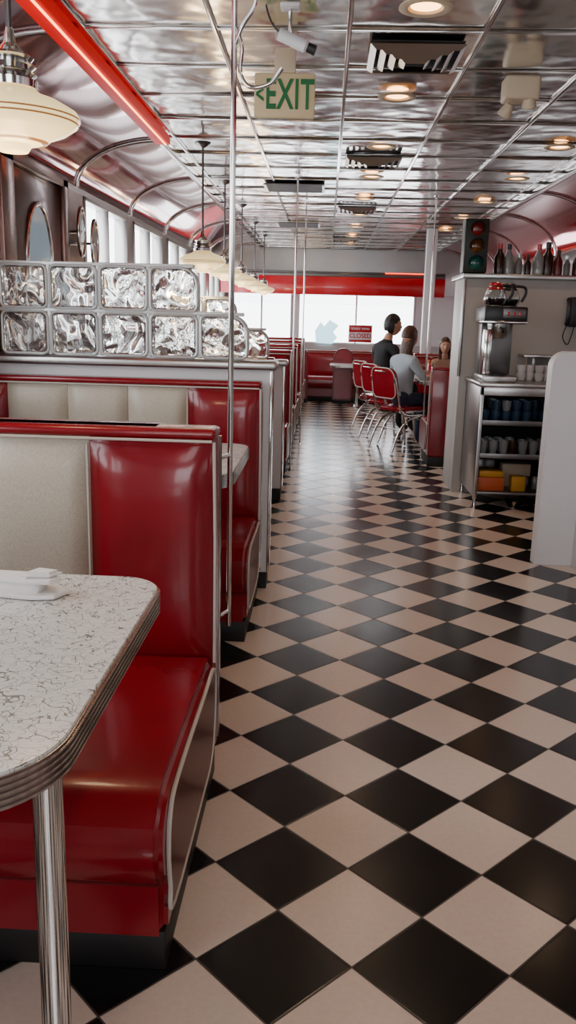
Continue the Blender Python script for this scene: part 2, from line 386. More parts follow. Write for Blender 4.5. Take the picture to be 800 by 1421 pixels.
# ------------------------------------------------------------------ booth benches
def catmull2(l):
    return [(p.x,p.y) for p in catmull([(a,b,0) for a,b in l],4,True)]
def bench(yb,dr,x0,x1,ht=1.13,end='r',plain=False,ext=0.0):
    e=empty("booth_bench")
    Y=lambda d: yb-dr*d
    def bx(n,xa,xb,da,db,za,zb,m,bev,seg=2):
        a,b=sorted((Y(da),Y(db))); return box(n,xa,xb,a,b,za,zb,m,bev,e,seg)
    bx("back_core",x0,x1-.004,.025,.115,.10,ht-.010,RED,.02,3)
    bx("top_roll",x0,x1-.002,-.004,.12,ht-.030,ht,RED,.014,3)
    w=.362
    rightend=(end=='r')
    if plain: segs=[(x0+.01,x1-.012,RED)]
    else:
        a=x1-.012; segs=[(a-w,a,RED)]; a-=w; lo=x0+.01
        while a-lo>.45:
            segs.append((a-.31,a,CREAM)); a-=.31
        segs.append((lo,a,RED))
    for i,(a,b,m) in enumerate(segs):
        ya,yb_=sorted((Y(-.004),Y(.06)))
        cushion("back_cushion_%d"%i,a+.001,b-.001,ya,yb_,.40,ht-.032,m,.018,e,-1 if dr<0 else 1)
    for i,(a,b,m) in enumerate(segs[:1]):
        tube("back_seam_piping",[(a,Y(-.006),.42),(a,Y(-.010),ht-.05)],.0038,PIPE,e,seg=6)
    tube("top_piping",[(x0+.01,Y(-.010),ht-.033),(x1-.012,Y(-.010),ht-.033)],.0042,PIPE,e,seg=6)
    xe=x1 if rightend else x0; s=1 if rightend else -1
    tube("edge_piping_front",[(xe-s*.006,Y(-.006),ht-.035),(xe-s*.002,Y(.0),.8),(xe-s*.002,Y(.0),.42)],.0048,PIPE,e,seg=6)
    tube("edge_piping_rear",[(xe-s*.002,Y(.108),ht-.03),(xe-s*.002,Y(.108),.12)],.005,CHROME,e,seg=6)
    k=ext
    prof=[(0,.10),(0,.435),(-.30,.452),(-.52-k,.456),(-.60-k,.44),(-.645-k,.40),(-.655-k,.34),(-.640-k,.27),(-.600-k,.235),(-.595-k,.10)]
    pr=[(yb+d_,z) if dr==-1 else (yb-d_,z) for d_,z in prof]
    prism("seat",pr,'x',x0+.004,x1-.004,RED,.018,e,3)
    fy=(lambda d_: yb+d_) if dr==-1 else (lambda d_: yb-d_)
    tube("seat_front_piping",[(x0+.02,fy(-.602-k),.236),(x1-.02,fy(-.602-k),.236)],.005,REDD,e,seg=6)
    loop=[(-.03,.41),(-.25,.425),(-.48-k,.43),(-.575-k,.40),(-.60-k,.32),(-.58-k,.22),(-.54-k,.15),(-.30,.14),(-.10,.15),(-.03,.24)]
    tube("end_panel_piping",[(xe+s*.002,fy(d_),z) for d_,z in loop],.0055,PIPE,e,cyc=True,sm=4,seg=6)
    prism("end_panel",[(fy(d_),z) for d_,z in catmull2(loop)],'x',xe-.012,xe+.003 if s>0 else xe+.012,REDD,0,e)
    a,b=sorted((fy(-.580-k),fy(.10)))
    box("kick",x0+.01,x1-.012 if rightend else x1-.01,a,b,0,.10,KICK,.003,e)
    return e
BX=-.31
bench(2.41,-1,XL+.03,BX+.008,ext=.195)
bench(2.56,1,XL+.03,-.47)
bench(4.28,-1,XL+.03,BX,ext=.06)
bench(4.62,1,XL+.03,-.47)
bench(6.62,-1,XL+.03,-.45)
for yb in (8.5,10.3,12.1,13.9):
    bench(yb,-1,XL+.03,BX-.02); bench(yb+.25,1,XL+.03,BX-.02)
bench(6.98,1,XL+.03,-.40)
def divider(y,cap,x1,nb):
    e=empty("glass_block_divider")
    box("half_wall",XL+.01,x1-.03,y-.06,y+.07,.09,cap-.045,WHITE,.004,e)
    box("kick",XL+.01,x1-.035,y-.065,y+.075,0,.09,KICK,0,e)
    box("corner_trim",x1-.035,x1-.022,y-.065,y+.075,.09,cap-.045,CHROME,.004,e)
    box("steel_cap",XL+.01,x1,y-.10,y+.11,cap-.045,cap,STEEL,.014,e,3)
    W=.26; Hh=.233; right=x1-.15
    for r in range(2):
        xr=right-(W if r==1 else 0); c=0
        while xr-W>XL-.02:
            xa,xb=xr-W+.010,xr-.010; za,zb=cap+.004+r*Hh+.004,cap+(r+1)*Hh-.010
            tr=.09 if c==0 else .035
            prism("glass_block_%d_%d"%(r,c),rpoly(xa,xb,za,zb,(.03,.03,tr,.03),6),'y',y-.042,y+.042,GBLK,.014,e,3)
            rr=rpoly(xa,xb,za,zb,(.03,.03,tr,.03),6)
            for s in (-1,1): tube("block_rim_%d_%d_%d"%(r,c,s),[(p[0],y+s*.036,p[1]) for p in rr],.0075,MORTAR,e,cyc=True,seg=8)
            if c>0: box("mortar_v_%d_%d"%(r,c),xr-.011,xr+.011,y-.034,y+.034,za-.004,zb+.004,MORTAR,.003,e)
            xr-=W; c+=1
        box("mortar_h_%d"%r,XL+.01,right-(W if r==1 else 0)-.03,y-.034,y+.034,cap+(r+1)*Hh-.011,cap+(r+1)*Hh+.008,MORTAR,.003,e)
    return e
divider(4.5,1.225,-.245,5)
divider(6.83,1.12,-.29,5)

# ------------------------------------------------------------------ tables
EDGE=mk("ribbed_aluminium_edge",(.55,.54,.52),.22,metal=1,var=.15,vscale=60)
def booth_table(y0,y1,x1,h=.87,x0=XL+.02,leg=None):
    e=empty("diner_table")
    pts=rpoly(x0,x1,y0,y1,(0,.17,.10,0),12)
    ins=rpoly(x0,x1-.006,y0+.006,y1-.006,(0,.165,.095,0),12)
    prism("laminate_top",ins,'z',h-.052,h,TOP,.0015,e)
    for i in range(5):
        z=h-.004-i*.0098
        prism("edge_rib_%d"%i,pts,'z',z-.0092,z,EDGE,.003,e)
    lx,ly=leg or (x1-.16,(y0+y1)/2)
    lathe("leg_post",[(0,0),(.09,0),(.09,.012),(.035,.03),(.0215,.05),(.0215,h-.052),(0,h-.052)],(lx,ly,0),CHROME,e)
    return e
booth_table(.925,1.83,-.338,leg=(-.368,1.06))
booth_table(3.05,3.93,-.33,leg=(-.75,3.4))
booth_table(5.2,5.95,-.42)
for yc in (7.8,9.5,11.3,13.1): booth_table(yc-.35,yc+.25,-.42)

e=empty("napkin_roll_with_cutlery",(-.70,1.69,.871),math.radians(-4))
box("napkin_body",-.16,.13,-.034,.030,.001,.032,NAP,.014,e,4)
prism("napkin_flap",[(.02,-.044),(.12,-.052),(.165,-.040),(.182,.006),(.150,.035),(.0,.03)],'z',.001,.010,NAP,.003,e)
prism("napkin_fold",[(-.02,-.026),(.10,-.042),(.155,-.035),(.172,-.005),(.12,.024),(.0,.022)],'z',.030,.040,NAP,.004,e)
prism("napkin_corner",[(.09,-.03),(.15,-.02),(.165,.01),(.11,.02)],'z',.038,.052,NAP,.006,e)
tube("knife_handle",[(-.26,.016,.022),(-.20,.013,.030),(-.12,.010,.036),(-.02,.006,.040)],.008,BLACK,e,sm=3)
box("fork_handle",-.25,-.13,-.022,-.006,.026,.034,CHROME,.003,e)

# ------------------------------------------------------------------ pendants
def pendant(x,y,zb,s=1.0):
    e=empty("schoolhouse_pendant_lamp",(x,y,zb))
    pr=[(0,-.0),(.035,.0),(.042,.010),(.045,.018),(.085,.024),(.095,.034),(.135,.050),(.162,.068),(.170,.083),(.160,.100),(.120,.122),(.080,.135),(.064,.146),(.058,.155)]
    lathe("glass_shade",[(r*s,z*s) for r,z in pr],(0,0,0),SHADE,e,40)
    lathe("chrome_fitter",[(.064*s,.150*s),(.066*s,.168*s),(.050*s,.173*s),(.064*s,.183*s),(.050*s,.192*s),(.062*s,.202*s),(.050*s,.212*s),(.058*s,.222*s),(.034*s,.236*s),(.016*s,.255*s),(.010*s,.29*s),(0,.29*s)],(0,0,0),CHROME,e)
    lathe("rod",[(.008,.27*s),(.008,HC-zb-.02)],(0,0,0),STEELD,e,12)
    lathe("ceiling_canopy",[(.012,HC-zb-.045),(.03,HC-zb-.035),(.058,HC-zb-.012),(.060,HC-zb-.005),(0,HC-zb-.005)],(0,0,0),STEELD,e)
    l=bpy.data.lights.new("bulb",'POINT'); l.energy=5; l.color=(1,.70,.40); l.shadow_soft_size=.08
    lo=bpy.data.objects.new("bulb",l); lo.location=(0,0,-.10); COL.objects.link(lo); lo.parent=e
pendant(-.815,2.3,1.845)
pendant(-.955,6.7,1.765,1.05)
for yc in (8.5,10.2,12.0,13.8): pendant(-1.0,yc,1.78)

# ------------------------------------------------------------------ chrome poles + coat hook
def pole(x,y,z0=0):
    e=empty("chrome_coat_pole")
    lathe("pole_tube",([(.018,0),(.018,.008),(.0088,.014)] if z0==0 else [(0,z0-.006),(.007,z0-.004),(.0088,z0)])+[(.0088,HC-.03),(.026,HC-.02),(.026,HC-.008),(0,HC-.008)],(x,y,0),CHROME,e,16)
    return e
e=pole(-.290,2.66,.45)
for q,zz in enumerate((.50,1.02)): tube("bench_bracket_%d"%q,[(-.290,2.66,zz),(-.315,2.60,zz),(-.325,2.50,zz)],.007,CHROME,e)
tube("hook",[(-.29,2.66,2.26),(-.267,2.65,2.20),(-.27,2.65,2.13),(-.24,2.64,2.09),(-.185,2.64,2.10),(-.15,2.64,2.14)],.0060,CHROME,e,sm=6)
tube("hook_b",[(-.29,2.66,2.20),(-.267,2.65,2.25),(-.23,2.65,2.31),(-.24,2.65,2.37)],.0060,CHROME,e,sm=6)
for x,y in ((-.30,8.2),(-.26,9.9)): pole(x,y)
pole(1.08,9.2)

# ------------------------------------------------------------------ ceiling fixtures
def can(x,y,pw=10):
    e=empty("recessed_ceiling_light",(x,y,HC-.012))
    lathe("trim_ring",[(.108,.0),(.110,-.006),(.094,-.012),(.072,-.006),(.064,.006)],(0,0,0),BEIGE,e)
    lathe("lamp_disc",[(0,-.004),(.05,-.002),(.062,.002)],(0,0,0),BULB,e,24)
    l=bpy.data.lights.new("spot",'SPOT'); l.energy=pw; l.spot_size=math.radians(130); l.spot_blend=.8; l.color=(1,.72,.46); l.shadow_soft_size=.06
    lo=bpy.data.objects.new("spot",l); lo.location=(0,0,-.03); COL.objects.link(lo); lo.parent=e
for yv in (-1.8,-.4,1.0,2.4,3.83,5.26,6.69,8.05,9.5,10.9,12.3,13.7,15.0): can(.36,yv,14 if yv<4 else 10)  # nearest cans are out of view, added as ambient fill over the near floor
for yv in (5.2,6.6,8.0,9.55,11.0,12.5): can(1.63,yv,7)
def vent(x,y,sx,sy,conc=True):
    e=empty("ceiling_vent",(x,y,HC-.012))
    if conc:
        for i in range(4):
            a=sx*.5*(1-i*.22); b=sy*.5*(1-i*.22); z=-.012-.006*i
            pts=[(-a,-b,z),(a,-b,z),(a,b,z),(-a,b,z)]
            for k in range(4):
                p,q=Vector(pts[k]),Vector(pts[(k+1)%4]); dd=(q-p).normalized(); nn=Vector((-dd.y,dd.x,0))*.028
                bm=bmesh.new(); v=[bm.verts.new(c) for c in (p,q,q+nn-dd*.028+Vector((0,0,-.02)),p+nn+dd*.028+Vector((0,0,-.02)))]; bm.faces.new(v)
                fin(bm,"louver_%d_%d"%(i,k),STEEL,e,False)
        box("plenum",-sx*.48,sx*.48,-sy*.48,sy*.48,.0,.004,DARK,0,e)
    else:
        box("plenum",-sx/2,sx/2,-sy/2,sy/2,-.004,0,DARK,0,e)
        n=12
        for i in range(n+1):
            yv=-sy/2+sy*i/n; box("bar_%d"%i,-sx/2,sx/2,yv-.004,yv+.004,-.014,-.004,STEELD,0,e)
        for i in range(2): box("side_%d"%i,(-1,1)[i]*sx/2-.012,(-1,1)[i]*sx/2+.012,-sy/2,sy/2,-.016,0,STEEL,0,e)
vent(.38,4.48,.44,.44); vent(.33,7.28,.44,.44); vent(.31,10.35,.44,.44); vent(.27,14.1,.44,.44)
vent(-.35,8.8,.56,.5,False); vent(-.42,12.2,.56,.5,False)
e=empty("exit_sign",(-.235,4.40,2.48))
box("plate",-.145,.145,-.012,.012,-.10,.10,mk("exit_sign_face",(.48,.37,.22),.4,emit=.10,ecol=(.9,.70,.38)),.008,e)
box("bracket",-.05,.05,-.012,.012,.10,.21,BEIGE,.003,e)
text("lettering","EXIT",.185,(.024,-.014,-.002),(math.pi/2,0,0),GREEN,e,.002,.58,1.08)
text("arrow","<",.12,(-.118,-.014,-.002),(math.pi/2,0,0),GREEN,e,.002,.6)
e=empty("security_camera",(-.19,3.85,2.56))
box("mount",-.04,.04,-.04,.04,.12,.135,WHITE,.004,e)
tube("arm",[(0,0,.12),(0,0,.05),(.01,0,.02)],.008,CHROME,e)
lathe("barrel",[(0,-.07),(.024,-.07),(.026,.05),(.018,.06),(0,.06)],(.02,0,0),WHITE,e,20,(0,math.radians(112),0))
lathe("lens",[(0,-.0),(.020,0),(.020,.035),(0,.03)],(.075,0,-.022),BLACK,e,20,(0,math.radians(112),0))
tube("cable",[(-.03,0,.02),(-.07,0,.06),(-.09,0,.10),(-.10,0,.135)],.004,BLACK,e,sm=4)
e=empty("emergency_light",(.98,4.85,2.62))
box("housing",-.10,.08,-.07,.07,-.045,.07,BEIGE,.015,e,3)
for k,(dx,dz) in enumerate(((-.080,-.095),(.035,-.05))):
    lathe("head_%d"%k,[(0,.035),(.02,.035),(.033,.0),(.038,-.025),(.034,-.03),(0,-.018)],(dx,-.03,dz),BEIGE,e,24,(math.radians(25),math.radians(25-30*k),0))
    tube("neck_%d"%k,[(dx,-.03,dz+.03),(dx*.8,-.02,-.04)],.012,BEIGE,e)
e=empty("red_neon_sign_strip")
box("trough",CL-.02,CL+.085,2.2,6.46,HC-.075,HC-.012,NEONB,.01,e)
tube("neon",[(CL+.060,2.25,HC-.080),(CL+.060,6.42,HC-.080)],.005,mk("neon_core",(1,.4,.15),.3,emit=8,ecol=(1,.26,.06)),e)

# ------------------------------------------------------------------ coffee station
e=empty("coffee_service_cabinet")
X0,X1,YA,YB=1.21,2.45,6.66,7.34
box("countertop",X0-.02,X1,YA-.03,YB,.965,1.0,STEEL,.01,e)
box("side_panel",X0,X0+.02,YA,YB,.10,.965,STEEL,.004,e)
box("back_panel",X0,X1,YB-.02,YB,.10,.965,DARK,0,e)
box("right_side",X1-.02,X1,YA,YB,.10,.965,STEEL,0,e)
for k,z in enumerate((.12,.42,.68)): box("shelf_%d"%k,X0+.02,X1-.02,YA+.01,YB-.02,z,z+.02,STEELD,.003,e)
for k,z in enumerate((.42,.68)): box("rim_%d"%k,X0,X1,YA,YA+.012,z-.01,z+.03,STEELD,.002,e)
for k,x in enumerate((X0,X1-.03)):
    box("post_%d"%k,x,x+.03,YA-.005,YA+.025,.08,.965,STEEL,.004,e)
    for q,yv in enumerate((YA+.015,YB-.03)):
        lathe("foot_%d_%d"%(k,q),[(0,0),(.018,0),(.02,.02),(.013,.04),(.013,.1),(0,.1)],(x+.015,yv,0),CHROME,e,16)
box("top_rail",X0,X1,YA-.005,YA+.02,.90,.965,STEEL,.004,e)
w=empty("wall_kitchen")
box("panel",1.14,XR,YB,YB+.10,0,1.80,GREYW,.004,w)
box("return_wall",1.14,1.24,YB+.1,YB+.55,0,1.80,GREYW,.004,w)
box("cap",1.11,XR,YB-.06,YB+.60,1.80,1.84,STEEL,.008,w)
box("edge_trim",1.125,1.15,YB-.01,YB+.02,1.0,1.80,STEEL,.004,w)
def cup(par,x,y,z,m,s=1,h=.075): lathe("cup",[(0,0),(.026*s,0),(.036*s,h*.5),(.038*s,h),(.034*s,h),(.030*s,h*.5),(0,.01)],(x,y,z),m,par,14)
g=empty("blue_cup_stack")
for i in range(12):
    for r in range(3):
        if random.random()<.88: cup(g,X0+.07+i*.08+random.uniform(-.008,.008),YA+.10+.1*r,.701,BLUEC)
        if random.random()<.6: cup(g,X0+.07+i*.08,YA+.10+.1*r,.778,BLUEC if random.random()<.7 else TUMB)
g=empty("drinking_glass_group")
for i in range(12):
    for r in range(3):
        if random.random()<.9: cup(g,X0+.07+i*.08+random.uniform(-.01,.01),YA+.10+.1*r,.441,TUMB if random.random()<.75 else BROWN,1,.10)
g=empty("white_mug_group")
for i in range(10):
    for zz in (1.001,1.062): cup(g,1.58+i*.072,YA+.32+.03*(i%2),zz,WHITE,1,.062)
g=empty("condiment_carton_group")
box("carton_a",X0+.04,X0+.25,YA+.05,YA+.22,.141,.25,ORG,.006,g); box("carton_b",X0+.05,X0+.24,YA+.06,YA+.21,.251,.30,YEL,.006,g)
box("carton_c",X0+.31,X0+.42,YA+.06,YA+.16,.141,.26,YEL,.006,g); box("carton_d",X0+.54,X0+.62,YA+.08,YA+.18,.141,.20,BROWN,.006,g)
box("carton_e",X0+.27,X0+.50,YA+.26,YA+.40,.141,.33,BEIGE,.006,g); box("carton_f",X0+.06,X0+.22,YA+.30,YA+.42,.141,.36,BROWN,.006,g)
box("tray",X0+.68,X0+1.1,YA+.06,YA+.35,.141,.22,STEELD,.01,g)
for i in range(4): lathe("jar_%d"%i,[(0,0),(.03,0),(.03,.08),(.02,.10),(0,.10)],(X0+.46+.07*i,YA+.215,.141),(BROWN,TUMB,REDD,TUMB)[i],g,16)
g=empty("pet_bowl",(1.56,6.78,0)); lathe("bowl",[(0,.005),(.05,0),(.075,.05),(.08,.06),(.07,.055),(.045,.015),(0,.015)],(0,0,0),CHROME,g,24)
g=empty("coffee_maker",(1.325,6.95,1.001))
box("base",-.10,.17,-.22,.16,0,.045,STEEL,.008,g); box("tower",-.09,.16,.02,.16,.045,.46,STEELD,.01,g)
box("head",-.12,.21,-.24,.16,.44,.57,BLACK,.015,g); box("head_band",-.122,.212,-.242,.10,.445,.462,CHROME,.004,g)
box("control_face",.02,.19,-.246,-.238,.485,.555,STEELD,.003,g); 
for k in range(3): box("switch_%d"%k,.05+.045*k,.07+.045*k,-.252,-.245,.50,.53,REDP,.002,g)
lathe("brew_basket",[(0,.33),(.05,.33),(.075,.36),(.085,.43),(.085,.44),(0,.44)],(.02,-.10,0),STEEL,g)
tube("basket_handle",[(.02,-.18,.41),(.02,-.25,.40),(.02,-.28,.38)],.011,BLACK,g)
lathe("warmer_plate",[(0,.045),(.075,.045),(.075,.055),(0,.055)],(.03,-.10,0),BLACK,g)
box("spout_tank",-.095,-.03,-.15,-.02,.05,.40,CHROME,.01,g)
def carafe(x,y,z,hm):
    g=empty("coffee_carafe",(x,y,z))
    lathe("glass_bowl",[(0,0),(.065,0),(.085,.035),(.088,.07),(.07,.115),(.048,.145),(.050,.165),(.046,.165),(.044,.145),(.066,.11),(.082,.07),(.08,.038),(.06,.006),(0,.006)],(0,0,0),GLASS,g)
    lathe("coffee",[(0,.008),(.058,.008),(.076,.038),(.078,.06),(0,.06)],(0,0,0),BROWN,g)
    lathe("lid",[(0,.185),(.03,.182),(.052,.17),(.054,.155),(.05,.15),(0,.15)],(0,0,0),hm,g)
    tube("handle",[(.05,0,.16),(.12,0,.15),(.13,0,.10),(.10,0,.04)],.011,BLACK,g,sm=4)
    lathe("band",[(.052,.128),(.060,.122),(.062,.132),(.054,.142)],(0,0,0),hm,g)
carafe(1.30,6.84,1.573,REDP); carafe(1.44,7.01,1.573,BLACK)
g=empty("traffic_light",(1.20,7.35,1.842))
box("housing",-.098,.098,-.07,.09,0,.425,mk("traffic_housing",(.012,.018,.012),.45),.012,g)
for k,m in enumerate((GREENL,AMBER,RUBY)):
    zc=.080+.132*k
    lathe("lens_%d"%k,[(0,.02),(.035,.014),(.052,0)],(0,-.072,zc),m,g,28,(math.pi/2,0,0))
    bm=bmesh.new(); prev=None
    for i in range(19):
        a=math.radians(-25+230*i/18); x_,z_=.057*math.cos(a),.057*math.sin(a); L=.07*(.55+.45*max(0,math.sin(a)))
        cur=(bm.verts.new((x_,-.07,zc+z_)),bm.verts.new((x_,-.07-L,zc+z_)))
        if prev: bm.faces.new((prev[0],prev[1],cur[1],cur[0]))
        prev=cur
    fin(bm,"visor_%d"%k,BLACK,g)
def bottle(par,x,y,z,m,cap,s=1):
    lathe("bottle",[(0,0),(.035*s,0),(.037*s,.02*s),(.037*s,.11*s),(.016*s,.15*s),(.014*s,.18*s),(0,.18*s)],(x,y,z),m,par,18)
    lathe("bottle_cap",[(.017*s,.165*s),(.018*s,.20*s),(0,.205*s)],(x,y,z),cap,par,14)
g=empty("syrup_bottle_group")
GJ=mk("grey_jar",(.15,.15,.15),.3)
for i,(x,m,c,s) in enumerate(((1.41,BROWN,REDP,1.2),(1.49,TUMB,BLACK,1.2),(1.57,GJ,STEEL,.8),(1.65,BROWN,BLACK,.8),(1.73,TUMB,REDP,1.2),(1.81,BROWN,BLACK,1.3),(1.89,REDD,BLACK,1.0),(1.97,GJ,STEEL,.8),(2.05,BROWN,REDP,1.1))): bottle(g,x,7.36+.03*(i%2),1.842,m,c,s)
box("menu_card",1.52,1.62,7.45,7.46,1.842,2.0,GREYW,.002,g)
g=empty("wall_telephone",(2.05,7.33,1.55)); box("body",-.05,.05,-.05,0,-.12,.12,BLACK,.012,g)
tube("handset",[(-.07,-.07,-.10),(-.07,-.10,-.06),(-.07,-.10,.06),(-.07,-.07,.10)],.02,BLACK,g,sm=4); tube("cord",[(-.07,-.08,-.1),(-.09,-.06,-.2),(-.04,-.05,-.26),(0,-.04,-.12)],.005,BLACK,g,sm=5)
g=empty("light_switch_plate",(1.72,7.335,1.15)); box("plate",-.035,.035,-.006,0,-.05,.05,BEIGE,.003,g); box("toggle",-.006,.006,-.016,-.004,-.012,.012,BEIGE,.002,g)
g=empty("wall_shelf"); box("board",1.62,2.4,7.10,7.34,1.18,1.20,STEEL,.004,g); box("bracket",1.70,1.72,7.14,7.34,1.08,1.18,STEEL,.003,g)
prism("wall_partition",rpoly(1.335,1.60,0,1.295,(0,0,0,.09),8),'y',5.10,5.22,WHITE,.006)
box("wall_counter_end",1.555,1.64,3.6,5.099,0,1.285,WHITE,.008)
g=empty("wall_television"); box("screen_case",1.42,1.47,8.5,9.15,1.25,1.85,BLACK,.01,g); box("screen",1.415,1.421,8.53,9.12,1.28,1.82,mk("tv_glass",(.02,.05,.045),.1),0,g)
box("mount_arm",1.47,XR,8.8,8.86,1.52,1.58,STEELD,.004,g)
box("wall_column",1.36,1.50,12.35,12.5,0,HC-.01,WHITE,.006)

# ------------------------------------------------------------------ dining group on the right
bench(8.72,1,1.07,2.3,ht=1.0,end='l',plain=True)
bench(12.15,-1,1.25,2.3,ht=1.0,end='l',plain=True)
e=empty("diner_table")
prism("laminate_top",rpoly(1.06,1.85,9.45,11.35,(.1,.1,.1,.1),8),'z',.76,.80,TOP,.002,e)
for i in range(3): prism("edge_rib_%d"%i,rpoly(1.052,1.858,9.442,11.358,(.1,.1,.1,.1),8),'z',.762+.012*i,.772+.012*i,CHROME,.003,e)
for k,yv in enumerate((9.9,10.9)): lathe("pedestal_%d"%k,[(0,0),(.22,0),(.22,.015),(.05,.04),(.035,.08),(.035,.72),(.12,.75),(.12,.76),(0,.76)],(1.45,yv,0),CHROME,e)
g=empty("condiment_caddy",(1.25,10.35,.801)); box("tray",-.05,.05,-.08,.08,0,.01,CHROME,.003,g)
bottle(g,0,-.04,.01,REDP,REDP,.9); bottle(g,0,.04,.01,YEL,YEL,.9)
g=empty("paper_cup",(1.22,9.62,.801)); lathe("cup",[(0,0),(.03,0),(.04,.12),(.036,.12),(0,.01)],(0,0,0),WHITE,g,20)
def chair(x,y,rot,s=1.04):
    e=empty("chrome_diner_chair",(x,y,0),rot); e.scale=(s,s,s)
    prism("seat",rpoly(-.20,.20,-.20,.22,(.12,.12,.08,.08),6),'z',.43,.49,RED,.02,e,3)
    prism("seat_band",rpoly(-.203,.203,-.203,.223,(.12,.12,.08,.08),6),'z',.43,.45,CHROME,.003,e)
    pts=rpoly(-.19,.19,.58,.90,(.07,.07,.10,.10),6); bm=bmesh.new()
    Yf=lambda u,z: -.235-.05*(z-.6)/.3+.5*u*u
    vf=[bm.verts.new((u,Yf(u,z)-.02,z)) for u,z in pts]; vb=[bm.verts.new((u,Yf(u,z)+.025,z)) for u,z in pts]
    bm.faces.new(vf); bm.faces.new(vb)
    for i in range(len(pts)): bm.faces.new((vf[i],vf[(i+1)%len(pts)],vb[(i+1)%len(pts)],vb[i]))
    bmesh.ops.recalc_face_normals(bm,faces=bm.faces[:]); fin(bm,"back_pad",RED,e)
    tube("back_piping",[(u,Yf(u,z)-.022,z) for u,z in pts],.006,PIPE,e,cyc=True,seg=6)
    tube("back_handle",[(-.07,Yf(.07,.86)-.03,.86),(-.05,Yf(.05,.86)-.06,.865),(.05,Yf(.05,.86)-.06,.865),(.07,Yf(.07,.86)-.03,.86)],.008,CHROME,e,sm=3)
    for s_ in (-1,1):
        tube("side_frame_%d"%s_,[(s_*.19,-.27,.80),(s_*.20,-.22,.62),(s_*.20,-.17,.45),(s_*.20,-.05,.40),(s_*.20,.12,.40),(s_*.20,.20,.36),(s_*.20,.24,.2),(s_*.20,.26,.012)],.0135,CHROME,e,sm=5)
        tube("rear_leg_%d"%s_,[(s_*.20,.10,.39),(s_*.20,-.08,.34),(s_*.20,-.19,.20),(s_*.20,-.27,.012)],.0135,CHROME,e,sm=5)
    tube("cross_front",[(-.2,.21,.34),(.2,.21,.34)],.009,CHROME,e); tube("cross_rear",[(-.2,-.16,.25),(.2,-.16,.25)],.009,CHROME,e)
chair(.88,9.70,-math.pi/2+.62); chair(.79,10.42,-math.pi/2+.55); chair(.71,11.08,-math.pi/2+.5)
bench(15.75,-1,-.6,1.95,ht=.88,plain=True)
e=empty("diner_table"); prism("laminate_top",rpoly(.1,1.0,14.2,14.9,(.1,.1,.1,.1),6),'z',.66,.70,TOP,.003,e); prism("edge",rpoly(.09,1.01,14.19,14.91,(.1,.1,.1,.1),6),'z',.665,.695,EDGE,.003,e)
lathe("pedestal",[(0,0),(.2,0),(.2,.015),(.04,.04),(.035,.64),(.1,.66),(0,.66)],(.55,14.55,0),CHROME,e)
def arch_bench_end(x,y):
    e=empty("booth_end_panel"); 
    prism("panel",rpoly(x-.17,x+.17,.06,.95,(.02,.02,.165,.165),10),'y',y,y+.1,RED,.02,e,3)
    tube("piping",[(p[0],y-.002,p[1]) for p in rpoly(x-.155,x+.155,.08,.935,(.02,.02,.15,.15),8)],.006,REDD,e,cyc=True,seg=6)
    box("kick",x-.16,x+.16,y+.01,y+.09,0,.06,KICK,0,e)
arch_bench_end(.32,14.93); arch_bench_end(-.45,14.9)
g=empty("closed_sign",(.65,Y1-.05,1.18)); box("board",-.22,.22,-.005,.005,-.16,.16,WHITE,.003,g); box("red_top",-.21,.21,-.009,-.005,.03,.15,REDP,.002,g); box("red_low",-.21,.21,-.009,-.005,-.15,-.11,REDP,.002,g)
text("closed_text","CLOSED",.115,(0,-.008,-.04),(math.pi/2,0,0),REDP,g,.001,.95); text("top_text","SORRY WE'RE",.055,(0,-.012,.09),(math.pi/2,0,0),WHITE,g,.001,1)
g=empty("window_painting",(.02,Y1-.04,1.20)); prism("figure",[(-.2,-.2),(.1,-.22),(.2,-.1),(.12,.0),(.22,.12),(.05,.22),(-.05,.1),(-.12,.18),(-.22,.02)],'y',-.004,.004,mk("glowing_blue_paint",(.45,.72,.82),.5,emit=2.2,ecol=(.45,.85,.95)),0,g)  # blue paint with emission added, imitating daylight through the window

